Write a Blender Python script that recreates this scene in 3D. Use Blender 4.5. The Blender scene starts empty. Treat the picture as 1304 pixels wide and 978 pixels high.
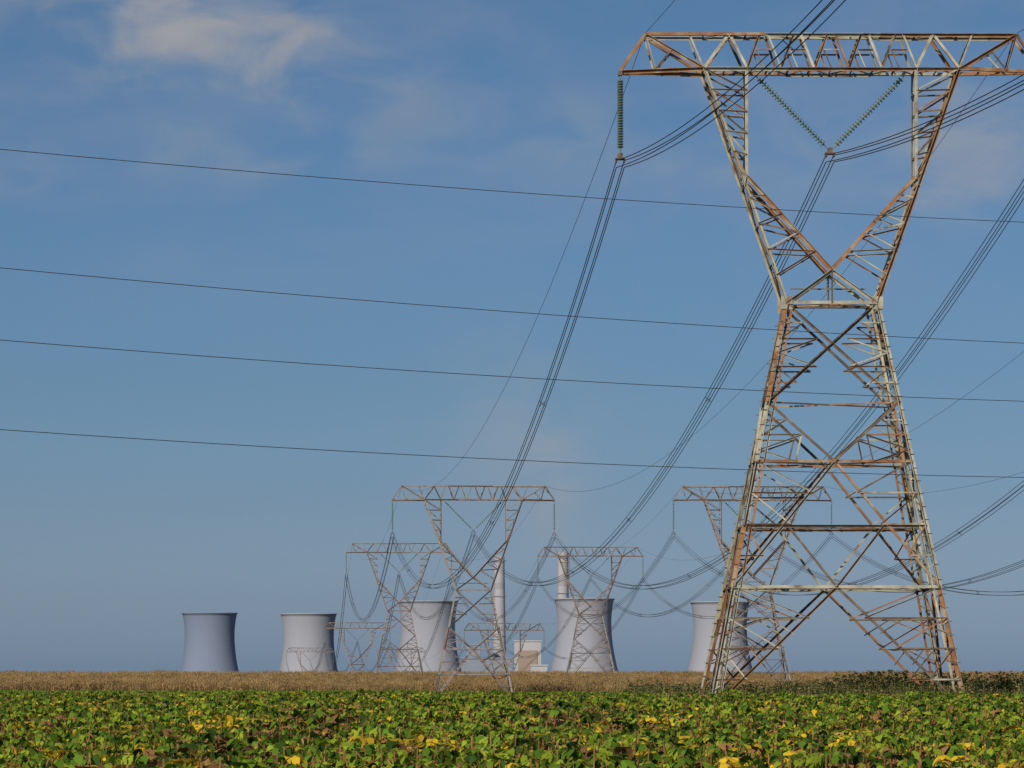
import bpy, math, random
import numpy as np
from mathutils import Vector, Matrix, noise
random.seed(7); np.random.seed(7)
sc = bpy.context.scene
sc.view_settings.view_transform='Standard'; sc.view_settings.look='None'; sc.view_settings.exposure=0
F=4800.0; CX=652.0; HY=856.0; CAMZ=2.0

# ------------------------------------------------------------ helpers
def lerp(a,b,t): return a+(b-a)*t
PROF=[(-4000,0),(-50,0),(130,0),(230,-0.3),(400,-1.3),(600,-2.35),(640,-2.35),(760,-1.6),(900,-0.7),(1000,-0.35),(1040,-0.5),(1205,-15),(1480,-17),(2048,-21),(4400,-50),(60000,-50)]
def gz(y):
    for (a,za),(b,zb) in zip(PROF,PROF[1:]):
        if a<=y<=b: return lerp(za,zb,(y-a)/(b-a))
    return 0.0
def obj_from(name,verts,faces,mats,midx=None,parent=None,smooth=False,link=True):
    me=bpy.data.meshes.new(name); me.from_pydata([tuple(v) for v in verts],[],faces)
    for m in mats: me.materials.append(m)
    if midx is not None: me.polygons.foreach_set('material_index',midx)
    if smooth: me.polygons.foreach_set('use_smooth',[True]*len(faces))
    me.update()
    o=bpy.data.objects.new(name,me)
    if link: sc.collection.objects.link(o)
    if parent: o.parent=parent
    return o
def empty(name,loc=(0,0,0),rz=0):
    e=bpy.data.objects.new(name,None); e.empty_display_size=1; sc.collection.objects.link(e)
    e.location=loc; e.rotation_euler=(0,0,rz); return e

def nmat(name,cols,scale=3,rough=.8,metal=0,detail=6,bump=0,stops=None,aniso=None,coord='Object'):
    m=bpy.data.materials.new(name); m.use_nodes=True; nt=m.node_tree; n=nt.nodes; l=nt.links
    b=n['Principled BSDF']; b.inputs['Roughness'].default_value=rough; b.inputs['Metallic'].default_value=metal
    tc=n.new('ShaderNodeTexCoord'); mp=n.new('ShaderNodeMapping'); l.new(tc.outputs[coord],mp.inputs[0])
    if aniso: mp.inputs['Scale'].default_value=aniso
    nz=n.new('ShaderNodeTexNoise'); nz.inputs['Scale'].default_value=scale; nz.inputs['Detail'].default_value=detail
    l.new(mp.outputs[0],nz.inputs['Vector'])
    r=n.new('ShaderNodeValToRGB'); l.new(nz.outputs['Fac'],r.inputs[0])
    k=len(cols); st=stops or [lerp(.3,.7,i/(max(1,k-1))) for i in range(k)]
    while len(r.color_ramp.elements)<k: r.color_ramp.elements.new(.5)
    for e,c,s in zip(r.color_ramp.elements,cols,st): e.color=(*c,1); e.position=s
    l.new(r.outputs[0],b.inputs['Base Color'])
    if bump:
        bp=n.new('ShaderNodeBump'); bp.inputs['Strength'].default_value=bump; l.new(nz.outputs['Fac'],bp.inputs['Height']); l.new(bp.outputs[0],b.inputs['Normal'])
    return m
def leafmat(name,col,trans=.35,var=.35):
    m=bpy.data.materials.new(name); m.use_nodes=True; nt=m.node_tree; n=nt.nodes; l=nt.links
    n.remove(n['Principled BSDF']); b=n.new('ShaderNodeBsdfDiffuse')
    oi=n.new('ShaderNodeObjectInfo'); mr=n.new('ShaderNodeMapRange'); mr.inputs[3].default_value=1-var; mr.inputs[4].default_value=1+var
    l.new(oi.outputs['Random'],mr.inputs[0])
    vm=n.new('ShaderNodeVectorMath'); vm.operation='SCALE'; vm.inputs[0].default_value=col; l.new(mr.outputs[0],vm.inputs['Scale'])
    l.new(vm.outputs[0],b.inputs['Color'])
    t=n.new('ShaderNodeBsdfTranslucent'); l.new(vm.outputs[0],t.inputs[0])
    mx=n.new('ShaderNodeMixShader'); mx.inputs[0].default_value=trans
    l.new(b.outputs[0],mx.inputs[1]); l.new(t.outputs[0],mx.inputs[2]); l.new(mx.outputs[0],n['Material Output'].inputs[0])
    return m

# ------------------------------------------------------------ materials
steelA=nmat('galvanised_steel',[(.20,.125,.08),(.28,.28,.23),(.44,.44,.37)],scale=1.3,rough=.55,metal=.1,stops=[.31,.43,.70])
steelB=nmat('rusted_steel',[(.31,.28,.22),(.28,.145,.07),(.17,.08,.04)],scale=1.1,rough=.75,stops=[.34,.48,.70])
steelC=nmat('weathered_dark_steel',[(.05,.04,.03),(.12,.085,.06),(.20,.17,.14)],scale=1.7,rough=.7)
STEEL=[steelA,steelB,steelC]
fsteelA=nmat('hazed_steel_grey',[(.20,.19,.19),(.27,.27,.28)],scale=.5,rough=.7)  # far steel set: distance haze mixed into the base colours
fsteelB=nmat('hazed_steel_rust',[(.24,.18,.16),(.21,.16,.15)],scale=.5,rough=.8)
fsteelC=nmat('hazed_steel_dark',[(.14,.13,.14),(.19,.18,.19)],scale=.5,rough=.8)
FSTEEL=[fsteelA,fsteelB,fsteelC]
glassM=nmat('insulator_glass',[(.08,.14,.11),(.17,.24,.19)],scale=6,rough=.5)
wireM=nmat('conductor_aluminium',[(.035,.035,.04),(.06,.06,.065)],scale=.5,rough=.6)
concM=nmat('footing_concrete',[(.25,.24,.22),(.36,.35,.33)],scale=4,rough=.9,bump=.2)

# ------------------------------------------------------------ lattice towers
class Lat:
    def __init__(s): s.v=[];s.f=[];s.m=[]
    def member(s,p0,p1,w,mi=None,t=None,flip=False):
        p0=Vector(p0);p1=Vector(p1);d=p1-p0
        if d.length<1e-3: return
        d.normalize()
        ref=Vector((0,1,0)) if abs(d.y)<.9 else Vector((1,0,0))
        a=d.cross(ref).normalized(); b=d.cross(a).normalized()
        if random.random()<.5 or flip: a=-a
        t=t or w*.16
        pr=[(0,0),(w,0),(w,t),(t,t),(t,w),(0,w)]
        i=len(s.v)
        for p in (p0,p1):
            for (x,y) in pr: s.v.append(p+a*(x-w*.35)+b*(y-w*.35))
        for k in range(6):
            s.f.append((i+k,i+(k+1)%6,i+6+(k+1)%6,i+6+k))
        s.f.append(tuple(i+k for k in (5,4,3,2,1,0))); s.f.append(tuple(i+6+k for k in range(6)))
        if mi is None: mi=random.choices((0,1,2),(.40,.32,.28))[0]
        s.m+= [mi]*8
    def box(s,c,h,mi=0):
        c=Vector(c);i=len(s.v)
        for z in(-1,1):
            for x,y in((-1,-1),(1,-1),(1,1),(-1,1)): s.v.append(c+Vector((x*h[0],y*h[1],z*h[2])))
        s.f+=[(i,i+3,i+2,i+1),(i+4,i+5,i+6,i+7)]+[(i+k,i+(k+1)%4,i+4+(k+1)%4,i+4+k) for k in range(4)]
        s.m+=[mi]*6

def tube(V,Fc,pts,r,seg=5):
    n=len(pts);base=len(V)
    for i,p in enumerate(pts):
        a=pts[max(0,i-1)];b=pts[min(n-1,i+1)];d=(b-a).normalized()
        ref=Vector((0,0,1)) if abs(d.z)<.9 else Vector((1,0,0))
        x=d.cross(ref).normalized();y=d.cross(x)
        for k in range(seg):
            an=2*math.pi*k/seg; V.append(p+x*(math.cos(an)*r)+y*(math.sin(an)*r))
    for i in range(n-1):
        for k in range(seg):
            Fc.append((base+i*seg+k,base+i*seg+(k+1)%seg,base+(i+1)*seg+(k+1)%seg,base+(i+1)*seg+k))
def insul(V,Fc,p0,p1,r,n,seg=8):
    p0=Vector(p0);p1=Vector(p1);d=(p1-p0);L=d.length;d=d/L
    ref=Vector((0,1,0)) ;x=d.cross(ref)
    if x.length<.05: x=d.cross(Vector((1,0,0)))
    x.normalize();y=d.cross(x)
    e=min(.3,L*.2)
    prof=[(0,.03)]
    for i in range(n):
        t=e+(L-2*e)*(i+.1)/n; dt=(L-2*e)/n
        prof+=[(t,.04),(t+dt*.3,r),(t+dt*.5,r*.95),(t+dt*.6,.05)]
    prof.append((L,.03))
    b=len(V)
    for t,rr in prof:
        for k in range(seg):
            an=2*math.pi*k/seg; V.append(p0+d*t+x*(math.cos(an)*rr)+y*(math.sin(an)*rr))
    for i in range(len(prof)-1):
        for k in range(seg): Fc.append((b+i*seg+k,b+i*seg+(k+1)%seg,b+(i+1)*seg+(k+1)%seg,b+(i+1)*seg+k))

def tower(x,y,topz,rz,detail=2,mats=None,fat=1.0):
    g=gz(y); mats=mats or STEEL
    H=topz-g; zw=H-16.4           # waist height
    e=empty('transmission_tower',(x,y,g),rz)
    T=Lat()
    wl,wb,wr=.26*fat,.16*fat,.095*fat
    uw,vw=2.75,1.35
    slope=(7.6-2.75)/24.4; vs=(5.3-1.35)/24.4
    def U(z): return uw+(zw-z)*slope
    def Vv(z): return vw+(zw-z)*vs
    if zw>21: lev=[zw,zw-6.1,zw-9.7,zw-13.6,zw-17.3,0]
    else: lev=[zw,zw-6.0,zw-9.4,(zw-9.4)*.5,0]
    def C(z,su,sv): return Vector((su*U(z),sv*Vv(z),z))
    # main legs : double angle with battens & step bolts
    for su in(-1,1):
        for sv in(-1,1):
            for a,b in zip(lev,lev[1:]):
                T.member(C(a,su,sv),C(b,su,sv),wl,mi=0 if random.random()<.85 else 1)
                if detail>1:
                    off=Vector((-su*.38,0,0))
                    T.member(C(a,su,sv)+off,C(b,su,sv)+off*1.2,.14,mi=random.choice((0,1,0)))
                    nn=int((a-b)/.75)
                    for i in range(nn):
                        t=(i+.5)/nn;p=C(a,su,sv).lerp(C(b,su,sv),t)
                        T.member(p,p+off+Vector((0,0,.25 if i%2 else -.25)),.07)
                        T.member(p,p+Vector((su*.28,0,0)),.035,mi=2)
            T.box(C(0,su,sv)+Vector((0,0,.1)),(.45,.45,.35),3)
    # four faces
    def face(P):
        def mem(a,b,w,**k): T.member(P(*a),P(*b),w,**k)
        z0,z1,z2=lev[0],lev[1],lev[2]
        mem((z0,-1),(z0,1),wb*1.4)
        mem((z0,-1),(z1,1),wb*1.05,mi=2); mem((z0,1),(z1,-1),wb*1.05,mi=2)
        if detail:
            for s in(-1,1):
                q=lambda t:(lerp(z0,z1,t),s*abs(1-2*t)); L=lambda t:(lerp(z0,z1,t),s)
                for t in(.2,.36,.64,.8): mem(L(t),q(t),wr)
                mem(q(.2),L(.36),wr*.9); mem(q(.36),L(.5),wr); mem(L(.5),q(.64),wr); mem(L(.64),q(.8),wr*.9)
        mem((z1,-1),(z2,0),wb,mi=2); mem((z1,1),(z2,0),wb)
        mem((z2,-1),(z2,1),wb*1.05)
        if detail:
            for s in(-1,1):
                for t,tn in((.3,.55),(.55,.8)):
                    mem((lerp(z1,z2,t),s),(lerp(z1,z2,t),s*(1-t)),wr)
                    mem((lerp(z1,z2,t),s*(1-t)),(lerp(z1,z2,tn),s),wr)
                mem((lerp(z1,z2,.55),s*.45),(z2,s*.5),wr); mem((lerp(z1,z2,.8),s),(z2,s*.5),wr)
        def apanel(za,zm,zb,deep):
            for s in(-1,1):
                mem((za,0),(zb,s),wb*1.05)
                for k in ([.25,.5,.75] if detail else [.5]):
                    zz=lerp(za,zb,k)
                    mem((zz,s),(zz,s*k),wr*1.1)
                    if detail:
                        zp=lerp(za,zb,k-.25)
                        mem((zp,s),(zz,s*k),wr)
                        if deep and detail>1 and k<.7:
                            mem((zz,s*lerp(k,1,.5)),(lerp(za,zb,k+.13),s*(k+.13)),wr*.8)
                            mem((zz,s*lerp(k,1,.5)),(lerp(za,zb,k+.13),s),wr*.8)
        if len(lev)==6:
            apanel(z2,lev[3],lev[4],False)
            mem((lev[3],-1),(lev[3],1),wb); 
            mem((lev[4],-1),(lev[4],1),wb*1.15)
            for s in(-1,1):
                mem((lev[3],s*.53),(lev[4],0),wb*.9)
            apanel(lev[4],None,0,True)
        else:
            apanel(z2,lev[3],0,True)
            mem((lev[3],-1),(lev[3],1),wb)
    for sv in(-1,1): face(lambda z,s,sv=sv:Vector((s*U(z),sv*Vv(z),z)))
    for su in(-1,1): face(lambda z,s,su=su:Vector((su*U(z),s*Vv(z),z)))
    for z in lev[:-1]:
        if z==lev[0] or detail>1:
            T.member(C(z,-1,-1),C(z,1,1),wr); T.member(C(z,1,-1),C(z,-1,1),wr)
    if detail>1:
        for su in(-1,1):
            for sv in(-1,1):
                for z in (zw,): T.box(C(z,su,sv),(.35,.05,.4),0)
    # ---- fork
    zt=H-2.15; ze=H; vb=1.15
    zk=zw+7.7; zc=zw+2.0
    def VV(z): return lerp(vw,vb,(z-zw)/(zt-zw))
    for sv in(-1,1):
        for su in(-1,1):
            O=lambda t: Vector((su*lerp(uw,7.75,t),sv*lerp(vw,vb,t),lerp(zw,zt,t)))
            I=lambda t: Vector((su*5.15,sv*VV(lerp(zk,zt,t)),lerp(zk,zt,t)))
            ctr=Vector((0,sv*VV(zc),zc))
            K=I(0)
            T.member(O(0),O(1),wl*.85,mi=1 if random.random()<.4 else 0)
            if detail>1: T.member(O(0)+Vector((su*.0,-sv*.3,0)),O(1)+Vector((0,-sv*.3,0)),.12)
            T.member(I(0),I(1),wl*.7,mi=0)
            T.member(K,O(.50),wb)
            T.member(K,ctr,wl*.95,mi=1)
            T.member(ctr,Vector((-su*uw,sv*vw,zw)),wb*1.25)
            nA=5 if detail>1 else 4
            for i in range(nA):
                t0=i/nA;t1=(i+1)/nA
                to=lambda t: lerp(.56,1,t)
                T.member(I(t0),O(to(t1)),wr*1.1); T.member(I(t1),O(to(t1)),wr)
                if detail>1: T.member(I(t0),O(to(t0)),wr*.8)
            ks=[0,.2,.4,.6,.8]
            for i,t in enumerate(ks):
                p=K.lerp(ctr,t); q=O(.56*(1-t*.98))
                T.member(p,q,wr)
                if i<4: T.member(K.lerp(ctr,ks[i+1]),q,wr*1.1)
            if detail>1:
                T.member(ctr,Vector((0,sv*vw,zw)),wr*1.1)
    for su in(-1,1):
        n=6
        for i in range(n+1):
            t=i/n; z=lerp(zw,zt,t); u=su*lerp(uw,7.75,t); v=lerp(vw,vb,t)
            T.member((u,-v,z),(u,v,z),wr)
            if i<n and detail:
                z2=lerp(zw,zt,(i+1)/n);u2=su*lerp(uw,7.75,(i+1)/n);v2=lerp(vw,vb,(i+1)/n)
                s=1 if i%2 else -1
                T.member((u,-v*s,z),(u2,v2*s,z2),wr)
    T.member((-2.3,vb,zc-.9),(2.3,vb,zc-.9),wr); 
    T.member((0,-VV(zc),zc),(0,VV(zc),zc),wb)
    # ---- beam
    tip=12.8;te=11.3
    for sv in(-1,1):
        y_=sv*vb
        for a,b in((-7.75,-2.6),(-2.6,2.6),(2.6,7.75)): T.member((a,y_,zt),(b,y_,zt),wb*1.35,mi=random.choice((0,1)))
        for a,b in((-te,-4),(-4,3),(3,te)): T.member((a,y_*.6,ze),(b,y_*.6,ze),wb*1.3,mi=random.choice((0,0,1)))
        for su in(-1,1):
            T.member((su*7.75,y_,zt),(su*tip,y_*.12,zt-.05),wb*1.5,mi=1)
            T.member((su*te,y_*.6,ze),(su*tip,y_*.12,zt),wb*1.1)
            T.member((su*te,y_*.6,ze),(su*7.75,y_,zt),wb*1.2,mi=1)
            T.member((su*te,y_*.6,ze),(su*(tip-2.1),y_*.5,zt),wr)
            T.member((su*(tip-2.1),y_*.5,zt),(su*9.7,y_*.75,lerp(ze,zt,.45)),wr)
            T.member((su*7.75,y_,zt),(su*6.2,y_*.6,ze),wb*1.2)
            T.member((su*6.2,y_*.6,ze),(su*5.15,y_,zt),wb*1.1)
            T.member((su*7.75,y_,zt),(su*8.6,y_*.6,ze),wr)
        us=[-5.15,-3.09,-1.03,1.03,3.09,5.15]
        for a,b in zip(us,us[1:]):
            m=(a+b)/2
            T.member((a,y_,zt),(m-.25,y_*.6,ze),wb*.85); T.member((b,y_,zt),(m+.25,y_*.6,ze),wb*.85)
            if detail>1: T.member((lerp(a,m,.55),y_*.8,lerp(zt,ze,.55)),(lerp(b,m,.55),y_*.8,lerp(zt,ze,.55)),wr)
            if detail>1: T.member((lerp(a,m,.55),y_*.8,lerp(zt,ze,.55)),(m,y_,zt),wr*.8)
    n=12
    for i in range(n+1):
        u=lerp(-7.75,7.75,i/n)
        T.member((u,-vb,zt),(u,vb,zt),wr); T.member((u,-vb*.6,ze),(u,vb*.6,ze),wr)
        if i<n:
            u2=lerp(-7.75,7.75,(i+1)/n);s=1 if i%2 else -1
            T.member((u,-vb*s,zt),(u2,vb*s,zt),wr); 
            if detail>1: T.member((u,-vb*.6*s,ze),(u2,vb*.6*s,ze),wr*.8)
    obj_from('lattice_frame',T.v,T.f,mats+[concM],T.m,parent=e)
    # ---- insulators
    V=[];Fc=[];nd=26 if detail>1 else 14
    rr=.19 if detail>1 else .16
    zi=zt-5.35; zc2=zt-5.0
    for su in(-1,1):
        for dy in((-.22,.22) if detail>1 else (0,)):
            insul(V,Fc,(su*tip,dy,zt-.25),(su*tip,dy,zi+.35),rr,nd)
        insul(V,Fc,(su*4.6,0,zt-.2),(su*.15,0,zc2+.3),rr,nd)
    obj_from('insulator_strings',V,Fc,[glassM],parent=e,smooth=False)
    Hd=Lat()
    for (u,z) in((-tip,zi),(tip,zi),(0,zc2)):
        Hd.box((u,0,z+.22),(.16,.04,.14),2); Hd.box((u,0,z),(.30,.4,.04),2); 
        for a in(-.24,.24):
            Hd.box((u+a,0,z-.12),(.05,.3,.09),2)
    for su in(-1,1): Hd.box((su*tip,0,zt-.15),(.12,.3,.12),2)
    obj_from('line_hardware',Hd.v,Hd.f,mats,Hd.m,parent=e)
    M=Matrix.Translation((x,y,g))@Matrix.Rotation(rz,4,'Z')
    return {'ph':[M@Vector((-tip,0,zi-.1)),M@Vector((0,0,zc2-.1)),M@Vector((tip,0,zi-.1))],
            'ew':[M@Vector((-te,0,ze+.15)),M@Vector((te,0,ze+.15))]}

lineA=[(33.4,2,40.8,4,0),(19.4,230,40.8,.6,2),(-6.1,596,31.4,3,1),(-27.5,917,33.3,3,1),(-60.7,1480,21.4,4,1),(-109.7,2048,15.2,4,1)]
lineB=[(77.5,2,40.8,4,0),(63,230,40.8,3,0),(38.8,608,31.9,3,1),(19.1,917,32.4,3,1),(-2.5,1205,17.6,4,1),(-60,2048,15.2,4,1)]
def build_line(L):
    A=[]
    for i,(x,y,t,r,d) in enumerate(L):
        near = y<300
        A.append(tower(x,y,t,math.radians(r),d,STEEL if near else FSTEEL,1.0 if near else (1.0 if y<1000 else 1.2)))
    V=[];Fc=[]
    kA=4.67e-4
    for a,b in zip(A,A[1:]):
        for j in range(3):
            p,q=a['ph'][j],b['ph'][j]; L_=(Vector((p.x,p.y))-Vector((q.x,q.y))).length
            sag=min(kA*L_*L_/4,17); r=.03 if min(p.y,q.y)<300 else .033
            for ox,oz in((-.24,.0),(.24,0),(-.24,-.42),(.24,-.42)):
                n=48; pts=[]
                for i in range(n+1):
                    t=i/n; c=p.lerp(q,t); c.z-=4*sag*t*(1-t); pts.append(c+Vector((ox,0,oz)))
                tube(V,Fc,pts,r,4)
            ns=int(L_/60)
            for i in range(1,ns):
                t=i/ns;c=p.lerp(q,t);c.z-=4*sag*t*(1-t)
                for s0,s1 in(((-.24,0,0),(.24,0,-.42)),((.24,0,0),(-.24,0,-.42))):
                    tube(V,Fc,[c+Vector(s0),c+Vector(s1)],.022,4)
        for j in range(2):
            p,q=a['ew'][j],b['ew'][j]; L_=(p-q).length; sag=min(2.9e-4*L_*L_/4,11)
            pts=[]
            for i in range(41):
                t=i/40;c=p.lerp(q,t);c.z-=4*sag*t*(1-t);pts.append(c)
            tube(V,Fc,pts,.018,4)
    obj_from('overhead_power_lines',V,Fc,[wireM])
build_line(lineA); build_line(lineB)

# ------------------------------------------------------------ nearer distribution line crossing the view
V=[];Fc=[]
A0=Vector((-652/F*90,90,0)); B0=Vector((652/F*110,110,0)); D=(B0-A0); LL=D.length; Dn=D/LL
SP=(-50,90); attach=[]
for (ya,yb) in((190,283),(341,437),(433,511),(547,608)):
    za=CAMZ+(HY-ya)/F*90; zb=CAMZ+(HY-yb)/F*110; pts=[]
    for i in range(71):
        s=lerp(SP[0],SP[1],i/70); z=lerp(za,zb,s/LL)-6.0e-4*s*(LL-s)
        pts.append(A0+Dn*s+Vector((0,0,z)))
    attach.append((pts[0],pts[-1])); tube(V,Fc,pts,.0095,5)
obj_from('distribution_wires',V,Fc,[wireM])
poleM=nmat('pole_timber',[(.10,.07,.05),(.18,.13,.09)],scale=3,aniso=(4,4,.4))
for k in(0,1):
    c=attach[0][k]; e=empty('utility_pole',(c.x,c.y,gz(c.y)))
    V=[];Fc=[]; top=max(a[k].z for a in attach)+.8
    n=10; tube(V,Fc,[Vector((Dn.y*.35,-Dn.x*.35,lerp(-.2,top,i/n))) for i in range(n+1)],.16,10)
    obj_from('pole_shaft',V,Fc,[poleM],parent=e,smooth=True)
    V=[];Fc=[]
    for a in attach: insul(V,Fc,Vector((Dn.y*.3,-Dn.x*.3,a[k].z)),Vector((0,0,a[k].z)),.08,3)
    obj_from('pole_insulators',V,Fc,[glassM],parent=e)

# ------------------------------------------------------------ ground
ys=[-4000,-1500,-500,-200,-100]+list(range(-60,700,10))+list(range(700,1300,20))+[1340,1400,1480,1600,1800,2048,2400,3000,3600,4400,5500,7000,10000,15000,25000,40000,60000]
xs=[-40000,-15000,-6000,-3000,-1500,-800,-500]+list(range(-300,301,12))+[500,800,1500,3000,6000,15000,40000]
V=[(x,y,gz(y)) for y in ys for x in xs]
nx=len(xs);Fc=[(j*nx+i,j*nx+i+1,(j+1)*nx+i+1,(j+1)*nx+i) for j in range(len(ys)-1) for i in range(nx-1)]
gm=nmat('field_soil',[(.04,.05,.016),(.08,.065,.03),(.13,.09,.05)],scale=.6,rough=.95,detail=10,bump=.3)
obj_from('ground',V,Fc,[gm],smooth=True)

# ------------------------------------------------------------ vegetation prototypes
def leaf(V,Fc,M,base,dirv,L,W,mi,droop=.25,nseg=2):
    d=Vector(dirv).normalized(); up=Vector((0,0,1)); s=d.cross(up)
    if s.length<.05: s=Vector((1,0,0))
    s.normalize(); nrm=s.cross(d)
    b=Vector(base); i=len(V)
    tw=random.uniform(-.6,.6); s2=s*math.cos(tw)+nrm*math.sin(tw)
    m1=b+d*L*.35; m2=b+d*L*.72-up*droop*L*.35; t=b+d*L-up*droop*L
    V+= [b,m1+s2*W*.5,m2+s2*W*.38,t,m2-s2*W*.38,m1-s2*W*.5]
    Fc.append((i,i+1,i+5)); Fc.append((i+1,i+2,i+4,i+5)); Fc.append((i+2,i+3,i+4)); M+=[mi]*3
def stalk(V,Fc,M,p0,p1,r,mi):
    b=len(Fc); tube(V,Fc,[Vector(p0),Vector(p1)],r,3); M+=[mi]*(len(Fc)-b)
G1=leafmat('soy_green',(.125,.235,.028)); G2=leafmat('soy_lime',(.28,.38,.04)); Y1=leafmat('soy_yellow',(.68,.50,.04)); B1=leafmat('soy_brown',(.27,.155,.07),.15); D1=leafmat('soy_dark',(.05,.11,.022))
SOY=[G1,G2,Y1,B1,D1]
def soy(name,weights,nl,h,R,lsz,stems=6):
    V=[];Fc=[];M=[]
    for s in range(stems):
        a=random.random()*6.28;r=R*math.sqrt(random.random()); bx,by=math.cos(a)*r,math.sin(a)*r
        hh=h*random.uniform(.6,1.12)
        stalk(V,Fc,M,(bx,by,0),(bx*1.2,by*1.2,hh),.009,3)
        for k in range(nl):
            t=random.uniform(.25,1.05)**.7; z=hh*t; an=random.random()*6.28; rr=random.uniform(.03,.2)
            c=Vector((bx*1.1+math.cos(an)*rr,by*1.1+math.sin(an)*rr,z+random.uniform(-.03,.08)))
            if random.random()<.4: stalk(V,Fc,M,(bx*1.1,by*1.1,max(0,z-.1)),c,.004,3)
            mi=random.choices(range(5),weights)[0]
            L=lsz*random.uniform(.6,1.3); th=random.random()*6.28; tilt=random.uniform(-.9,.3)
            for q in(-1.25,0,1.25):
                d=Vector((math.cos(th+q),math.sin(th+q),tilt+random.uniform(-.35,.35)))
                leaf(V,Fc,M,c,d,L,L*.78,mi,random.uniform(.1,.6))
        for k in range(10):
            z=hh*random.uniform(.3,1.0); an=random.random()*6.28
            leaf(V,Fc,M,(bx*1.1,by*1.1,z),(math.cos(an),math.sin(an),-.6),.1,.03,3,.3)
    return obj_from(name,V,Fc,SOY,M,link=False)
def coll(name,objs):
    c=bpy.data.collections.new(name)
    for o in objs: c.objects.link(o)
    return c
protos=[]
spec=[((6,2.5,.15,.2,3),6),((5,3.5,.3,.3,3),6),((5,4,.9,.4,2),5),((3,6,.6,.3,1),6),((2.6,3.8,4.5,.7,1),5),((1.2,2,8,.8,.4),4),((2.6,1.8,1.4,4.0,1),3),((1.5,1,.8,4.6,.5),2.4)]
for i,(w,nl) in enumerate(spec): protos.append(soy('soy_%02d'%i,w,int(nl),.72 if i<6 else .70,.27,.125,6 if i<6 else 9))
soyC=coll('soy_plants',protos)

def instancer(name,P,idx,rz,scl,c,parent=None):
    me=bpy.data.meshes.new(name); me.from_pydata([tuple(p) for p in P],[],[])
    a=me.attributes.new('pidx','INT','POINT'); a.data.foreach_set('value',np.array(idx,dtype=np.int32))
    a=me.attributes.new('rz','FLOAT','POINT'); a.data.foreach_set('value',np.array(rz,dtype=np.float32))
    a=me.attributes.new('scl','FLOAT','POINT'); a.data.foreach_set('value',np.array(scl,dtype=np.float32))
    o=bpy.data.objects.new(name,me); sc.collection.objects.link(o)
    ng=bpy.data.node_groups.new(name+'_scatter','GeometryNodeTree')
    ng.interface.new_socket('Geometry',in_out='INPUT',socket_type='NodeSocketGeometry')
    ng.interface.new_socket('Geometry',in_out='OUTPUT',socket_type='NodeSocketGeometry')
    n=ng.nodes;l=ng.links
    gi=n.new('NodeGroupInput');go=n.new('NodeGroupOutput')
    ip=n.new('GeometryNodeInstanceOnPoints'); ci=n.new('GeometryNodeCollectionInfo')
    ci.inputs['Collection'].default_value=c; ci.inputs['Separate Children'].default_value=True; ci.inputs['Reset Children'].default_value=True
    def na(nm,t):
        x=n.new('GeometryNodeInputNamedAttribute'); x.data_type=t; x.inputs['Name'].default_value=nm; return x.outputs['Attribute']
    l.new(gi.outputs[0],ip.inputs['Points']); l.new(ci.outputs[0],ip.inputs['Instance']); ip.inputs['Pick Instance'].default_value=True
    l.new(na('pidx','INT'),ip.inputs['Instance Index'])
    cb=n.new('ShaderNodeCombineXYZ'); l.new(na('rz','FLOAT'),cb.inputs[2]); l.new(cb.outputs[0],ip.inputs['Rotation'])
    l.new(na('scl','FLOAT'),ip.inputs['Scale']); l.new(ip.outputs[0],go.inputs[0])
    m=o.modifiers.new('scatter','NODES'); m.node_group=ng
    return o
def nz(x,y,s,o=0): return noise.noise(Vector((x*s+o,y*s+o*.7,o)))
P=[];I=[];R=[];S=[]
for (d0,d1,den,sb) in((36,85,5.6,1.0),(85,165,2.9,1.15),(165,300,1.4,1.15)):
    wmax=lambda d: d*.136*1.2+3
    N=int((d1-d0)*2*wmax((d0+d1)/2)*den)
    for _ in range(int(N*1.25)):
        y=random.uniform(d0,d1); x=random.uniform(-wmax(d1),wmax(d1))
        if abs(x)>wmax(y): continue
        a=nz(x,y*.3,.35,3)+.6*nz(x,y*.6,1.1,7); b=nz(x,y*.25,.3,21)+.6*nz(x,y*.6,.9,11); c=nz(x,y*.5,.6,40)
        near=max(0,min(1,(110-y)/50))
        if a>.34-.22*near: i=random.choice((4,5,4,5,3))
        elif b>.27-.28*near: i=random.choice((6,7,6,7,6))
        elif c>.05: i=random.choice((3,2,3))
        else: i=random.choice((0,1,0,3,1))
        if random.random()<.05: i=random.choice((4,5))
        P.append((x,y,gz(y))); I.append(i);R.append(random.random()*6.28)
        S.append(sb*random.uniform(.6,1.15)*(1+.4*c))
instancer('soybean_field',P,I,R,S,soyC)

# grass strip
gA=leafmat('grass_green',(.14,.27,.03)); gB=leafmat('grass_pale',(.22,.31,.045))
gp=[]
for k in range(3):
    V=[];Fc=[];M=[]
    for _ in range(60):
        bx,by=random.uniform(-1.1,1.1),random.uniform(-1.1,1.1);an=random.random()*6.28
        leaf(V,Fc,M,(bx,by,0),(math.cos(an)*.6,math.sin(an)*.6,1),random.uniform(.35,.7),.12,random.choice((0,0,1)),.1)
    gp.append(obj_from('grass_%02d'%k,V,Fc,[gA,gB],M,link=False))
P=[];I=[];R=[];S=[]
for _ in range(20000):
    y=random.uniform(285,640); w=y*.136*1.2+5; x=random.uniform(-w,w)
    P.append((x,y,gz(y)));I.append(random.randrange(3));R.append(random.random()*6.28);S.append(random.uniform(.8,1.2)*(1+1.4*max(0,(y-400)/240)))
instancer('grass_strip',P,I,R,S,coll('grass_tufts',gp))

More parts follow.
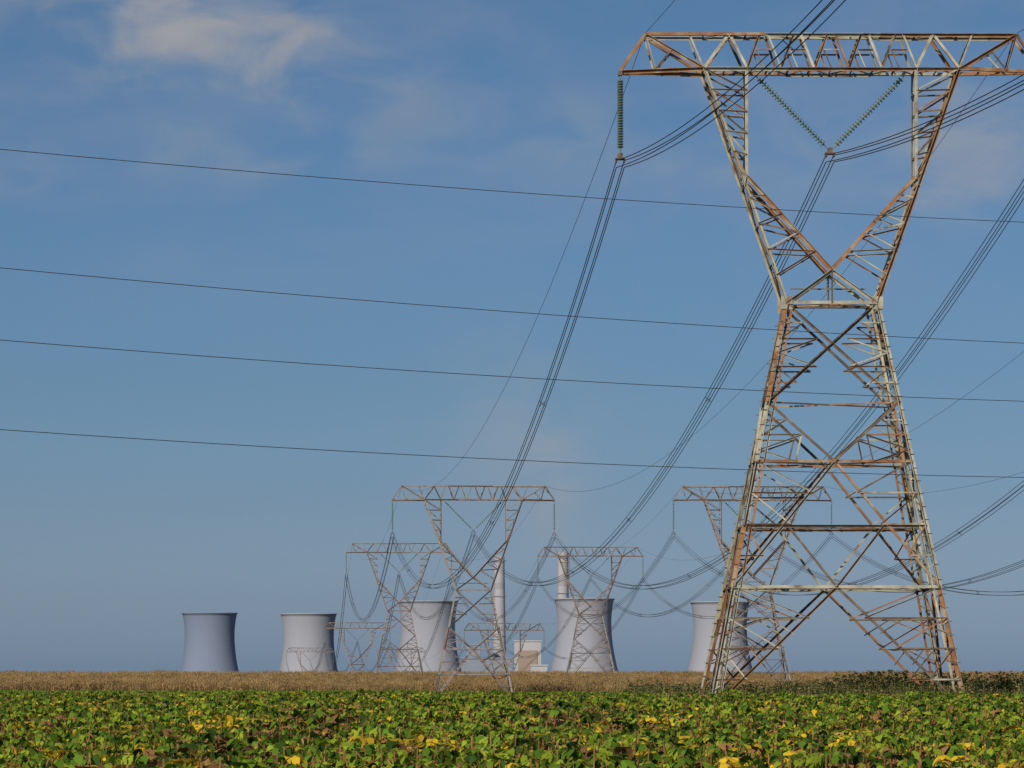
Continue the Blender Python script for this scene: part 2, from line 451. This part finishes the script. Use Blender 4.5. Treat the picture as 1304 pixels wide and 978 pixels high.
# maize
c1=leafmat('maize_dry',(.42,.30,.15),.2); c2=leafmat('maize_brown',(.23,.145,.07),.15); c3=leafmat('maize_olive',(.20,.175,.065),.2)
cp=[]
for k in range(5):
    V=[];Fc=[];M=[]
    for row in(-.4,.4):
        for j in range(5):
            bx=-.9+j*.42+random.uniform(-.08,.08);by=row+random.uniform(-.06,.06);h=random.uniform(1.8,2.5)
            tx,ty=bx+random.uniform(-.12,.12),by+random.uniform(-.12,.12)
            stalk(V,Fc,M,(bx,by,0),(tx,ty,h),.022,random.choice((0,1)))
            mi=random.choice((0,0,1,2))
            for q in range(8):
                t=random.uniform(.2,.95);an=random.random()*6.28
                leaf(V,Fc,M,(lerp(bx,tx,t),lerp(by,ty,t),h*t),(math.cos(an),math.sin(an),random.uniform(-.1,.9)),random.uniform(.5,.8),.11,mi if random.random()<.7 else 1,random.uniform(.4,1.1))
            for q in range(4):
                an=random.random()*6.28
                leaf(V,Fc,M,(tx,ty,h-.02),(math.cos(an)*.5,math.sin(an)*.5,1),.26,.04,0,.1)
    cp.append(obj_from('maize_%02d'%k,V,Fc,[c1,c2,c3],M,link=False))
P=[];I=[];R=[];S=[]
edge=lambda x: 622-.75*x
def addc(x,y):
    P.append((x,y,gz(y)));I.append(random.randrange(5));R.append(random.choice((0,math.pi))+random.uniform(-.15,.15));S.append(random.uniform(.8,1.12)*(1+.2*nz(x,y,.05,5)+.15*nz(x,y,.2,8)))
x=-115
while x<115:
    for r in range(9):
        y=edge(x)+r*1.7; addc(x+random.uniform(-.3,.3),y+random.uniform(-.2,.2))
    x+=1.6
for _ in range(16000):
    y=random.uniform(560,1035); w=y*.136*1.2+6; x=random.uniform(-w,w)
    if y>edge(x)+14: addc(x,y)
instancer('maize_field',P,I,R,S,coll('maize_plants',cp))

# tall weeds round the main tower
w1=leafmat('weed_olive',(.13,.155,.05)); w2=leafmat('weed_dark',(.07,.105,.035)); w3=leafmat('weed_straw',(.26,.23,.11),.2)
wp=[]
for k in range(5):
    V=[];Fc=[];M=[]
    for s in range(9):
        bx,by=random.gauss(0,.4),random.gauss(0,.4);h=random.uniform(.7,1.6)
        tx,ty=bx*1.5+random.uniform(-.15,.15),by*1.5
        stalk(V,Fc,M,(bx,by,0),(tx,ty,h),.012,2); mi=random.choice((0,0,1,1,2))
        for q in range(20):
            t=random.uniform(.25,1.05);an=random.random()*6.28
            leaf(V,Fc,M,(lerp(bx,tx,t),lerp(by,ty,t),h*t),(math.cos(an),math.sin(an),random.uniform(-.2,.9)),random.uniform(.14,.3),.09,mi,.3)
    wp.append(obj_from('weed_%02d'%k,V,Fc,[w1,w2,w3],M,link=False))
P=[];I=[];R=[];S=[]
for _ in range(2000):
    y=random.uniform(218,262);x=random.uniform(8,46)
    dd=min((x-11.8)**2+(y-226)**2,(x-27)**2+(y-226)**2)
    if nz(x,y,.12,9)+.3*math.exp(-dd/30)+(.12 if x>20 else 0)<.02: continue
    P.append((x,y,gz(y)));I.append(random.randrange(5));R.append(random.random()*6.28)
    S.append(random.uniform(.55,1.1)*(1+.5*max(0,min(1,(x-17)/6))*(y>236)))
for _ in range(500):
    y=random.uniform(262,300);x=random.uniform(9,60); 
    P.append((x,y,gz(y)));I.append(random.randrange(5));R.append(random.random()*6.28);S.append(random.uniform(.7,1.3))
instancer('tall_weeds',P,I,R,S,coll('weed_plants',wp))

# ------------------------------------------------------------ power station
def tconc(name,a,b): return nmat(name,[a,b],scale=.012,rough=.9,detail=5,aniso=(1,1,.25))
concT=tconc('cooling_tower_concrete_hazed',(.26,.29,.37),(.31,.335,.41))  # pale bluish concrete: aerial haze put into the base colour
concShade=tconc('cooling_tower_concrete_cloud_shaded',(.155,.205,.32),(.185,.235,.35))  # darker, bluer copy: cloud shade on the left tower painted into its colour
def cooling(px,topy,topw,d,mat):
    x=(px-CX)/F*d; zt=CAMZ+(HY-topy)/F*d; k=(topw/F*d)/2; H=138; zb=zt-H
    e=empty('cooling_tower',(x,d,zb))
    prof=[];n=40
    for i in range(n+1):
        z=lerp(10,H,i/n); zthr=H*.80; b=76 if z<zthr else 62
        r=k*.945*math.sqrt(1+((z-zthr)/ b)**2); prof.append((z,r))
    prof+= [(H+.1,prof[-1][1]+1.0),(H+1.6,prof[-1][1]+1.0),(H+1.6,prof[-1][1]-1.0)]
    inner=[(z,r-1.1) for z,r in reversed(prof[:n+1])]
    prof+=inner
    seg=72;V=[];Fc=[]
    for z,r in prof:
        for q in range(seg):
            a=2*math.pi*q/seg;V.append((math.cos(a)*r,math.sin(a)*r,z))
    for i in range(len(prof)-1):
        for q in range(seg): Fc.append((i*seg+q,i*seg+(q+1)%seg,(i+1)*seg+(q+1)%seg,(i+1)*seg+q))
    obj_from('shell',V,Fc,[mat],parent=e,smooth=True)
    V=[];Fc=[];r0=prof[0][1]
    for q in range(40):
        a0=2*math.pi*q/40
        for s in(-1,1):
            a1=a0+s*math.pi/40
            tube(V,Fc,[Vector((math.cos(a0)*(r0+3),math.sin(a0)*(r0+3),0)),Vector((math.cos(a1)*r0,math.sin(a1)*r0,10.5))],.6,5)
    obj_from('raker_columns',V,Fc,[mat],parent=e)
cooling(267,782,67,4830,concShade); cooling(393,783,68,4830,concT); cooling(545,767,73,4500,concT)
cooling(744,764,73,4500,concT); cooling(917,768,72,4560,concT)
chM=nmat('chimney_concrete',[(.33,.34,.40),(.38,.39,.44)],scale=.02,rough=.9)  # pale lilac-blue cast of the chimneys stands for distance haze
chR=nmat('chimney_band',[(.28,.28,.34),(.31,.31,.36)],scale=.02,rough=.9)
for px,ty in((636,708),(717,703)):
    d=4620;x=(px-CX)/F*d;H=CAMZ+(HY-ty)/F*d+52; e=empty('chimney',(x,d,-52))
    V=[];Fc=[];M=[];seg=32;n=24
    prof=[(lerp(0,H,i/n),lerp(9.5,6.1,(i/n)**.8)) for i in range(n+1)]+[(H,5.2),(H-6,5.0)]
    for z,r in prof:
        for q in range(seg):
            a=2*math.pi*q/seg;V.append((math.cos(a)*r,math.sin(a)*r,z))
    for i in range(len(prof)-1):
        for q in range(seg):
            Fc.append((i*seg+q,i*seg+(q+1)%seg,(i+1)*seg+(q+1)%seg,(i+1)*seg+q)); M.append(1 if i in(n-5,n-1) else 0)
    obj_from('flue_shaft',V,Fc,[chM,chR],M,parent=e,smooth=True)
    V=[];Fc=[]
    for hz in(.5,.75,.97):
        ring=[Vector((math.cos(a*math.pi/12)*8.4,math.sin(a*math.pi/12)*8.4,H*hz)) for a in range(25)]
        tube(V,Fc,ring,.35,5)
    obj_from('access_gallery',V,Fc,[chR],parent=e)
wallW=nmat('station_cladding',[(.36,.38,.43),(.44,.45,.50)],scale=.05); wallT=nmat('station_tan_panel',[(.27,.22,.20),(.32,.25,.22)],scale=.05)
wallG=nmat('station_grey',[(.19,.235,.32),(.23,.27,.35)],scale=.05); winM=nmat('station_window',[(.12,.145,.20),(.15,.18,.24)],scale=.1,rough=.7)  # station cladding, grey and windows carry a bluish distance-haze tint
def station(name,px0,px1,ty,d,dep,main,panel):
    x0=(px0-CX)/F*d;x1=(px1-CX)/F*d;zt=CAMZ+(HY-ty)/F*d;zb=gz(d); H=zt-zb;W=x1-x0
    e=empty(name,((x0+x1)/2,d,zb)); B=Lat(); B.box((0,dep/2,H/2),(W/2,dep/2,H/2),0); obj_from('walls',B.v,B.f,[main],B.m,parent=e)
    B=Lat(); B.box((0,dep/2,H+.8),(W/2+1,dep/2+1,.8),0); obj_from('roof',B.v,B.f,[main],B.m,parent=e)
    B=Lat(); B.box((0,-.6,H*.6),(W*.36,.5,H*.28),0); obj_from('facade_panel',B.v,B.f,[panel],B.m,parent=e)
    B=Lat(); n=max(3,int(W/7))
    for i in range(n):
        for zz in(.2,): B.box((lerp(-W/2+3,W/2-3,i/(n-1)),-.2,H*zz),(1.6,.3,1.3),0)
    obj_from('windows',B.v,B.f,[winM],B.m,parent=e)
station('boiler_house',655,689,817,4550,60,wallW,wallT)
station('turbine_hall',588,652,839,4400,40,wallG,wallG)
station('switch_house',676,697,848,4420,30,wallW,wallG)
station('coal_bunker_building',594,612,822,4450,40,wallG,wallG)

# ------------------------------------------------------------ sun + sky
sd=Vector((-.45,-.89,.0)).normalized()*math.cos(math.radians(30))+Vector((0,0,math.sin(math.radians(30))))
sl=bpy.data.lights.new('sun','SUN'); sl.energy=4.0; sl.angle=math.radians(.5); sl.color=(1,.86,.66)
so=bpy.data.objects.new('sun',sl); sc.collection.objects.link(so); so.rotation_euler=(-sd).to_track_quat('-Z','Y').to_euler()
w=bpy.data.worlds.new('World'); sc.world=w; w.use_nodes=True; nt=w.node_tree;n=nt.nodes;l=nt.links
bg=n['Background']; bg.inputs['Strength'].default_value=.066
sky=n.new('ShaderNodeTexSky'); sky.sky_type='NISHITA'; sky.sun_disc=False; sky.sun_elevation=math.radians(30); sky.sun_rotation=math.atan2(sd.x,sd.y)%(2*math.pi)
tc=n.new('ShaderNodeTexCoord'); sp=n.new('ShaderNodeSeparateXYZ'); l.new(tc.outputs['Generated'],sp.inputs[0])
mr=n.new('ShaderNodeMapRange'); mr.inputs[1].default_value=0; mr.inputs[2].default_value=.25; l.new(sp.outputs['Z'],mr.inputs[0])
rp=n.new('ShaderNodeValToRGB'); l.new(mr.outputs[0],rp.inputs[0])
E=rp.color_ramp.elements
E[0].position=0;E[0].color=(.70,1.0,1.80,1);E[1].position=1;E[1].color=(.44,.63,.86,1)
for p_,c_ in((.077,(.58,.80,1.42)),(.18,(.46,.65,1.10)),(.31,(.40,.60,.94)),(.71,(.40,.59,.84))):
    x=E.new(p_);x.color=(*c_,1)
mu=n.new('ShaderNodeMix');mu.data_type='RGBA';mu.blend_type='MULTIPLY';mu.inputs[0].default_value=1
l.new(sky.outputs[0],mu.inputs[6]);l.new(rp.outputs[0],mu.inputs[7])
def M_(op,a,b=None,c=None):
    q=n.new('ShaderNodeMath');q.operation=op
    for i,v in enumerate((a,b,c)):
        if v is None: continue
        if isinstance(v,(int,float)): q.inputs[i].default_value=v
        else: l.new(v,q.inputs[i])
    return q.outputs[0]
def cn(sx,sz,scale,det,off=0,dist=0.):
    mp=n.new('ShaderNodeMapping');mp.inputs['Scale'].default_value=(sx,sx,sz);mp.inputs['Location'].default_value=(off,off*.3,off*.7);l.new(tc.outputs['Generated'],mp.inputs[0])
    q=n.new('ShaderNodeTexNoise');q.inputs['Scale'].default_value=scale;q.inputs['Detail'].default_value=det;q.inputs['Roughness'].default_value=.52;q.inputs['Distortion'].default_value=dist;l.new(mp.outputs[0],q.inputs[0]);return q.outputs['Fac']
def blob(px,py,wx,wy,tilt=0):
    cx=(px-CX)/F;cz=(HY-py)/F
    dx=M_('SUBTRACT',sp.outputs['X'],cx); dz=M_('SUBTRACT',sp.outputs['Z'],cz)
    if tilt: dz=M_('ADD',dz,M_('MULTIPLY',dx,tilt))
    a=M_('POWER',M_('ABSOLUTE',M_('DIVIDE',dx,wx/F)),2); b=M_('POWER',M_('ABSOLUTE',M_('DIVIDE',dz,wy/F)),2)
    return M_('EXPONENT',M_('MULTIPLY',M_('ADD',a,b),-1))
big=cn(1,2.2,14,6,3.1,.3); fine=cn(1,1.9,34,7,5.7,.5)
def ss(v,a,b):
    q=n.new('ShaderNodeMapRange');q.interpolation_type='SMOOTHSTEP';q.inputs[1].default_value=a;q.inputs[2].default_value=b;l.new(v,q.inputs[0]);return q.outputs[0]
def cl(bl,nzv,amp,lo,hi): # noise-eroded cloud
    return M_('MULTIPLY',M_('MULTIPLY',ss(M_('ADD',nzv,M_('MULTIPLY',bl,.5)),lo,hi),amp),ss(bl,.02,.3))
c_main=cl(blob(275,70,190,62,.12),fine,.60,.58,1.12)
c_tl=M_('MULTIPLY',blob(150,30,420,120),M_('MULTIPLY',ss(fine,.33,.70),.28))
c_r=cl(blob(1225,205,95,75),fine,.38,.58,1.08)
c_r2=M_('MULTIPLY',blob(1080,180,260,80),M_('MULTIPLY',ss(fine,.3,.68),.26))
c_mid=M_('MULTIPLY',blob(620,170,260,60,.1),M_('MULTIPLY',ss(fine,.28,.7),.24))
c_l2=M_('MULTIPLY',blob(320,205,150,35),M_('MULTIPLY',ss(fine,.33,.68),.28))
c_l3=M_('MULTIPLY',blob(20,235,80,30),M_('MULTIPLY',ss(fine,.35,.6),.25))
c_sm=M_('MULTIPLY',blob(650,550,100,120),M_('MULTIPLY',ss(fine,.26,.66),.24))
c_sm2=M_('MULTIPLY',blob(705,610,36,90),M_('MULTIPLY',ss(fine,.25,.6),.24))
c_gen=M_('MULTIPLY',ss(big,.42,.72),M_('MULTIPLY',ss(sp.outputs['Z'],.05,.18),.2))
tot=c_main
for q in(c_tl,c_r,c_r2,c_mid,c_l2,c_l3,c_sm,c_sm2,c_gen): tot=M_('ADD',tot,q)
tot=M_('MINIMUM',tot,1)
mc=n.new('ShaderNodeMix');mc.data_type='RGBA';l.new(tot,mc.inputs[0]);l.new(mu.outputs[2],mc.inputs[6]);mc.inputs[7].default_value=(5.5,5.4,5.5,1)
l.new(mc.outputs[2],bg.inputs['Color'])

# ------------------------------------------------------------ camera
cd=bpy.data.cameras.new('camera'); cd.sensor_width=36; cd.lens=36*F/1304; cd.shift_y=(HY-489)/1304; cd.clip_end=100000; cd.clip_start=.5
co=bpy.data.objects.new('camera',cd); sc.collection.objects.link(co); co.location=(0,0,CAMZ); co.rotation_euler=(math.pi/2,0,0); sc.camera=co
